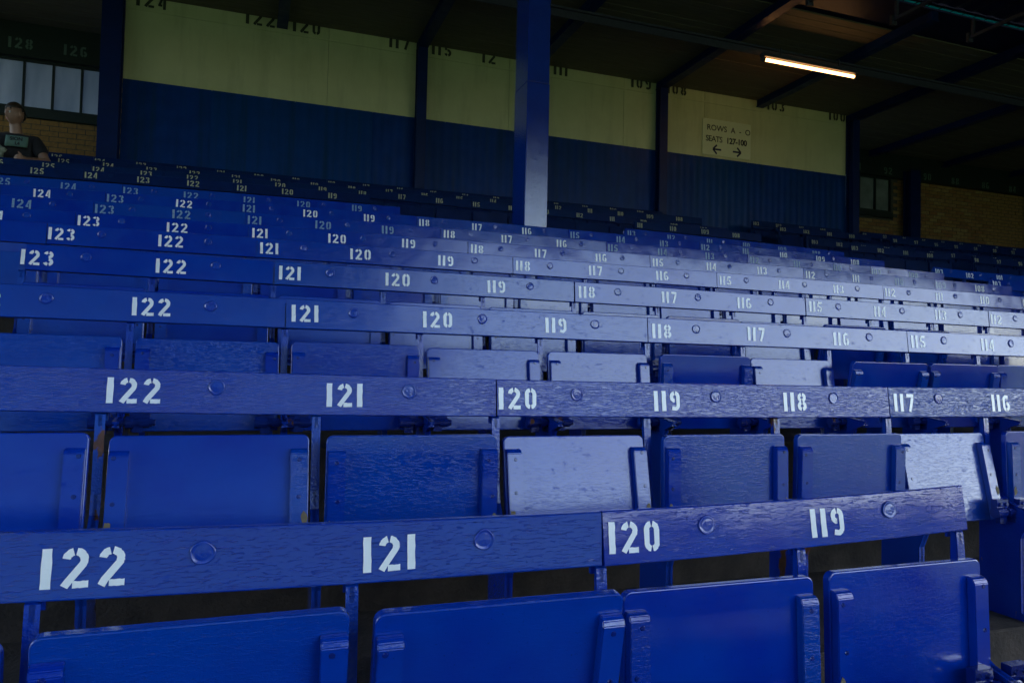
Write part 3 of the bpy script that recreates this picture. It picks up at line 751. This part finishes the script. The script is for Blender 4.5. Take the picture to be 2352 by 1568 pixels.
for ch_ in ([(-2.39, 9.22, 2.27, .09), sL, eL, wL, (-2.26, 8.86, 2.04, .036)], [(-2.39, 9.22, 2.27, .09), sR, eR, wR, (-2.605, 8.92, 2.245, .036)]):
    q_ = rel(ch_)
    for a_, b_ in zip(q_, q_[1:]): capsule(a_, b_)
# head: a shaped ellipsoid with jaw, brow, eye sockets, nose, ears; turned towards the viewer's left
hm = bmesh.new(); bmesh.ops.create_uvsphere(hm, u_segments=40, v_segments=30, radius=1)
for v in hm.verts:
    x, y, z = v.co; j = max(0, -z)
    v.co = Vector((x*.075*(1-.28*j*j), y*.095*(1-.22*j*(1 if y > 0 else .25)), z*.118))
    if y < 0:
        q = v.co
        for ex in (-.031, .031): q.y += .010*math.exp(-((q.x-ex)**2+(q.z-.012)**2)/.00022)
        q.y -= .018*math.exp(-(q.x**2/.00012+((q.z+.022)/.018)**2)) + .008*math.exp(-(q.x**2/.00012+((q.z)/.022)**2))
        q.y -= .006*math.exp(-((q.x/.045)**2+((q.z-.032)/.009)**2)) + .007*math.exp(-((q.x/.02)**2+((q.z+.095)/.016)**2))
        q.y -= .004*math.exp(-((q.x/.022)**2+((q.z+.055)/.008)**2))
HM = Matrix.Translation((-2.405-PX, 9.135-PY, 2.565-PZ)) @ Matrix.Rotation(math.radians(-38), 4, 'Z') @ Matrix.Rotation(math.radians(8), 4, 'X')
for s_ in (-1, 1):
    er = bmesh.ops.create_uvsphere(hm, u_segments=10, v_segments=8, radius=1)['verts']
    for v in er: v.co = Vector((v.co.x*.01+s_*.075, v.co.y*.018+.012, v.co.z*.03-.005))
cyl(bm, (0, .0, 2.26-PZ), (-.012, -.045, 2.50-PZ), .062, 20, .052)
hm.transform(HM); tmp = bpy.data.meshes.new('h'); hm.to_mesh(tmp); hm.free(); bm.from_mesh(tmp)
def finger(p, d1, d2, l, r=.0085):
    p = Vector(p); a = p+Vector(d1).normalized()*l*.5; b = a+Vector(d2).normalized()*l*.5
    q = bmesh.new()
    for u, v, r1, r2 in ((p, a, r, r*.92), (a, b, r*.92, r*.75)):
        cyl(q, u, v, r1, 10, r2); bmesh.ops.create_uvsphere(q, u_segments=10, v_segments=8, radius=r2, matrix=Matrix.Translation(v))
    t_ = bpy.data.meshes.new('f'); q.to_mesh(t_); q.free(); bm.from_mesh(t_)
for base, sx in (((-2.60-PX, 8.915-PY, 2.25-PZ), 1), ((-2.26-PX, 8.855-PY, 2.04-PZ), -1)):
    for i, l in enumerate((.07, .078, .074, .058)):
        finger((base[0]-.012*sx, base[1]-.012, base[2]+.026-.018*i), (.9*sx, -.35, .1), (.75*sx, .45, -.3), l)
    finger((base[0]-.01*sx, base[1]-.004, base[2]+.015), (.3*sx, -.3, .9), (.6*sx, -.2, .5), .055, .0095)
me = bpy.data.meshes.new('body'); bm.to_mesh(me); bm.free(); o = bpy.data.objects.new('t', me); C.objects.link(o)
rm = o.modifiers.new('r', 'REMESH'); rm.mode = 'VOXEL'; rm.voxel_size = .005; rm.use_smooth_shade = True
sm = o.modifiers.new('s', 'SMOOTH'); sm.iterations = 2
me = evaluated(o, 'body')
kb = bmesh.new(); kb.from_mesh(me); kb.verts.ensure_lookup_table(); seen = set(); isl = []
for v0 in kb.verts:
    if v0.index in seen: continue
    st, grp = [v0], []; seen.add(v0.index)
    while st:
        v = st.pop(); grp.append(v)
        for e_ in v.link_edges:
            u = e_.other_vert(v)
            if u.index not in seen: seen.add(u.index); st.append(u)
    isl.append(grp)
isl.sort(key=len)
bmesh.ops.delete(kb, geom=[v for g_ in isl[:-1] for v in g_], context='VERTS'); kb.to_mesh(me); kb.free()
me.materials.clear(); me.materials.append(M_skin)
per = empty('person', (PX, PY, PZ), label='seated person in black printed t-shirt holding a pale bag at far left', cat='person')
link('body', me, per)
def up(ch, k): return [(x, y, z, tuple(q+k for q in (r if isinstance(r, tuple) else (r, r)))) for x, y, z, r in ch]
link('shirt', skin('shirt', [rel(up([pel, ch1, ch2, (-2.39, 9.205, 2.345, .066)], .022)), rel(up([ch2, sL, (-2.12, 9.13, 2.14, .05)], .024)), rel(up([ch2, sR, (-2.66, 9.09, 2.14, .05)], .024))], M_shirt), per)
link('trousers', skin('trousers', [rel(up([pel, (-2.30, 9.2, 1.87, .085), (-2.28, 8.86, 1.93, .062), (-2.27, 8.9, 1.58, .05)], .013)), rel(up([pel, (-2.48, 9.2, 1.87, .085), (-2.5, 8.86, 1.93, .062), (-2.5, 8.9, 1.58, .05)], .013))], M_trouser), per)
# hair: cap over the skull, short, parted back
hb = bmesh.new(); bmesh.ops.create_uvsphere(hb, u_segments=28, v_segments=20, radius=1)
for v in list(hb.verts):
    if v.co.z < .3-1.1*max(0, v.co.y)+.04*math.sin(9*v.co.x): hb.verts.remove(v)
for v in hb.verts: v.co = Vector((v.co.x*.087, v.co.y*.105+.006, v.co.z*.126+.004))+Vector((random.uniform(-1, 1), random.uniform(-1, 1), random.uniform(-1, 1)))*.0016
hb.transform(HM); ho = link('hair', mesh('hair', hb, M_hair, True), per)
sf = ho.modifiers.new('s', 'SOLIDIFY'); sf.thickness = .008
for s_ in (-1, 1):
    eb = bmesh.new(); bmesh.ops.create_uvsphere(eb, u_segments=12, v_segments=10, radius=.0115, matrix=Matrix.Translation((s_*.031, -.077, .012))); eb.transform(HM)
    eo = link('eye', mesh('eye', eb, M_eye, True), per)
    ib = bmesh.new(); bmesh.ops.create_uvsphere(ib, u_segments=10, v_segments=8, radius=.006, matrix=Matrix.Translation((s_*.031, -.0845, .011))); ib.transform(HM); link('iris', mesh('iris', ib, M_iris, True), eo)
mb_ = bmesh.new(); bmesh.ops.create_uvsphere(mb_, u_segments=14, v_segments=8, radius=1)
for v in mb_.verts: v.co = Vector((v.co.x*.022, v.co.y*.004-.093, v.co.z*.0055-.056))
mb_.transform(HM); link('mouth', mesh('mouth', mb_, M_lip, True), per)
# print on the chest, following the cloth
def chest_y(x): return -.155-.03+.9*(x*x)
pb = bmesh.new(); nx = 8; G = []
for i in range(nx+1):
    x = -.075+.2*i/nx
    G.append([pb.verts.new((x, -.112+1.1*x*x-.02*k, 0.84-.12*k/2)) for k in range(3)])
for a, b in zip(G, G[1:]):
    for k in range(2): pb.faces.new((a[k], b[k], b[k+1], a[k+1]))
for f_ in list(pb.faces): pass
ex = bmesh.ops.extrude_face_region(pb, geom=list(pb.faces))
for v in ex['geom']:
    if isinstance(v, bmesh.types.BMVert): v.co.y += .03
pr = link('shirt_print', mesh('shirt_print', pb, M_print, True), per)
for s_, sz, x, z in (('SION', .05, -.03, .785), ('L4', .045, .02, .735)):
    t_ = text(s_, sz, x, z, M_black, pr, .002); t_.location.y = -.134 if s_ == 'SION' else -.152
# bag in the hands
bb = bmesh.new(); bmesh.ops.create_icosphere(bb, subdivisions=4, radius=1)
for v in bb.verts:
    n_ = v.co.normalized(); k = 1+.10*math.sin(7*n_.x+5*n_.z)+.07*math.sin(13*n_.y-9*n_.x)+.05*math.sin(21*n_.z+11*n_.y)
    v.co = Vector((n_.x*.13*k, n_.y*.06*k, n_.z*.10*k*(1 if n_.z < 0 else .8+.3*math.cos(4*n_.x))))
tag(link('plastic_bag', mesh('plastic_bag', bb, M_bag, True), None, (-2.55, 8.93, 2.12)), 'pale crumpled plastic bag held in front of the seated person', 'bag')
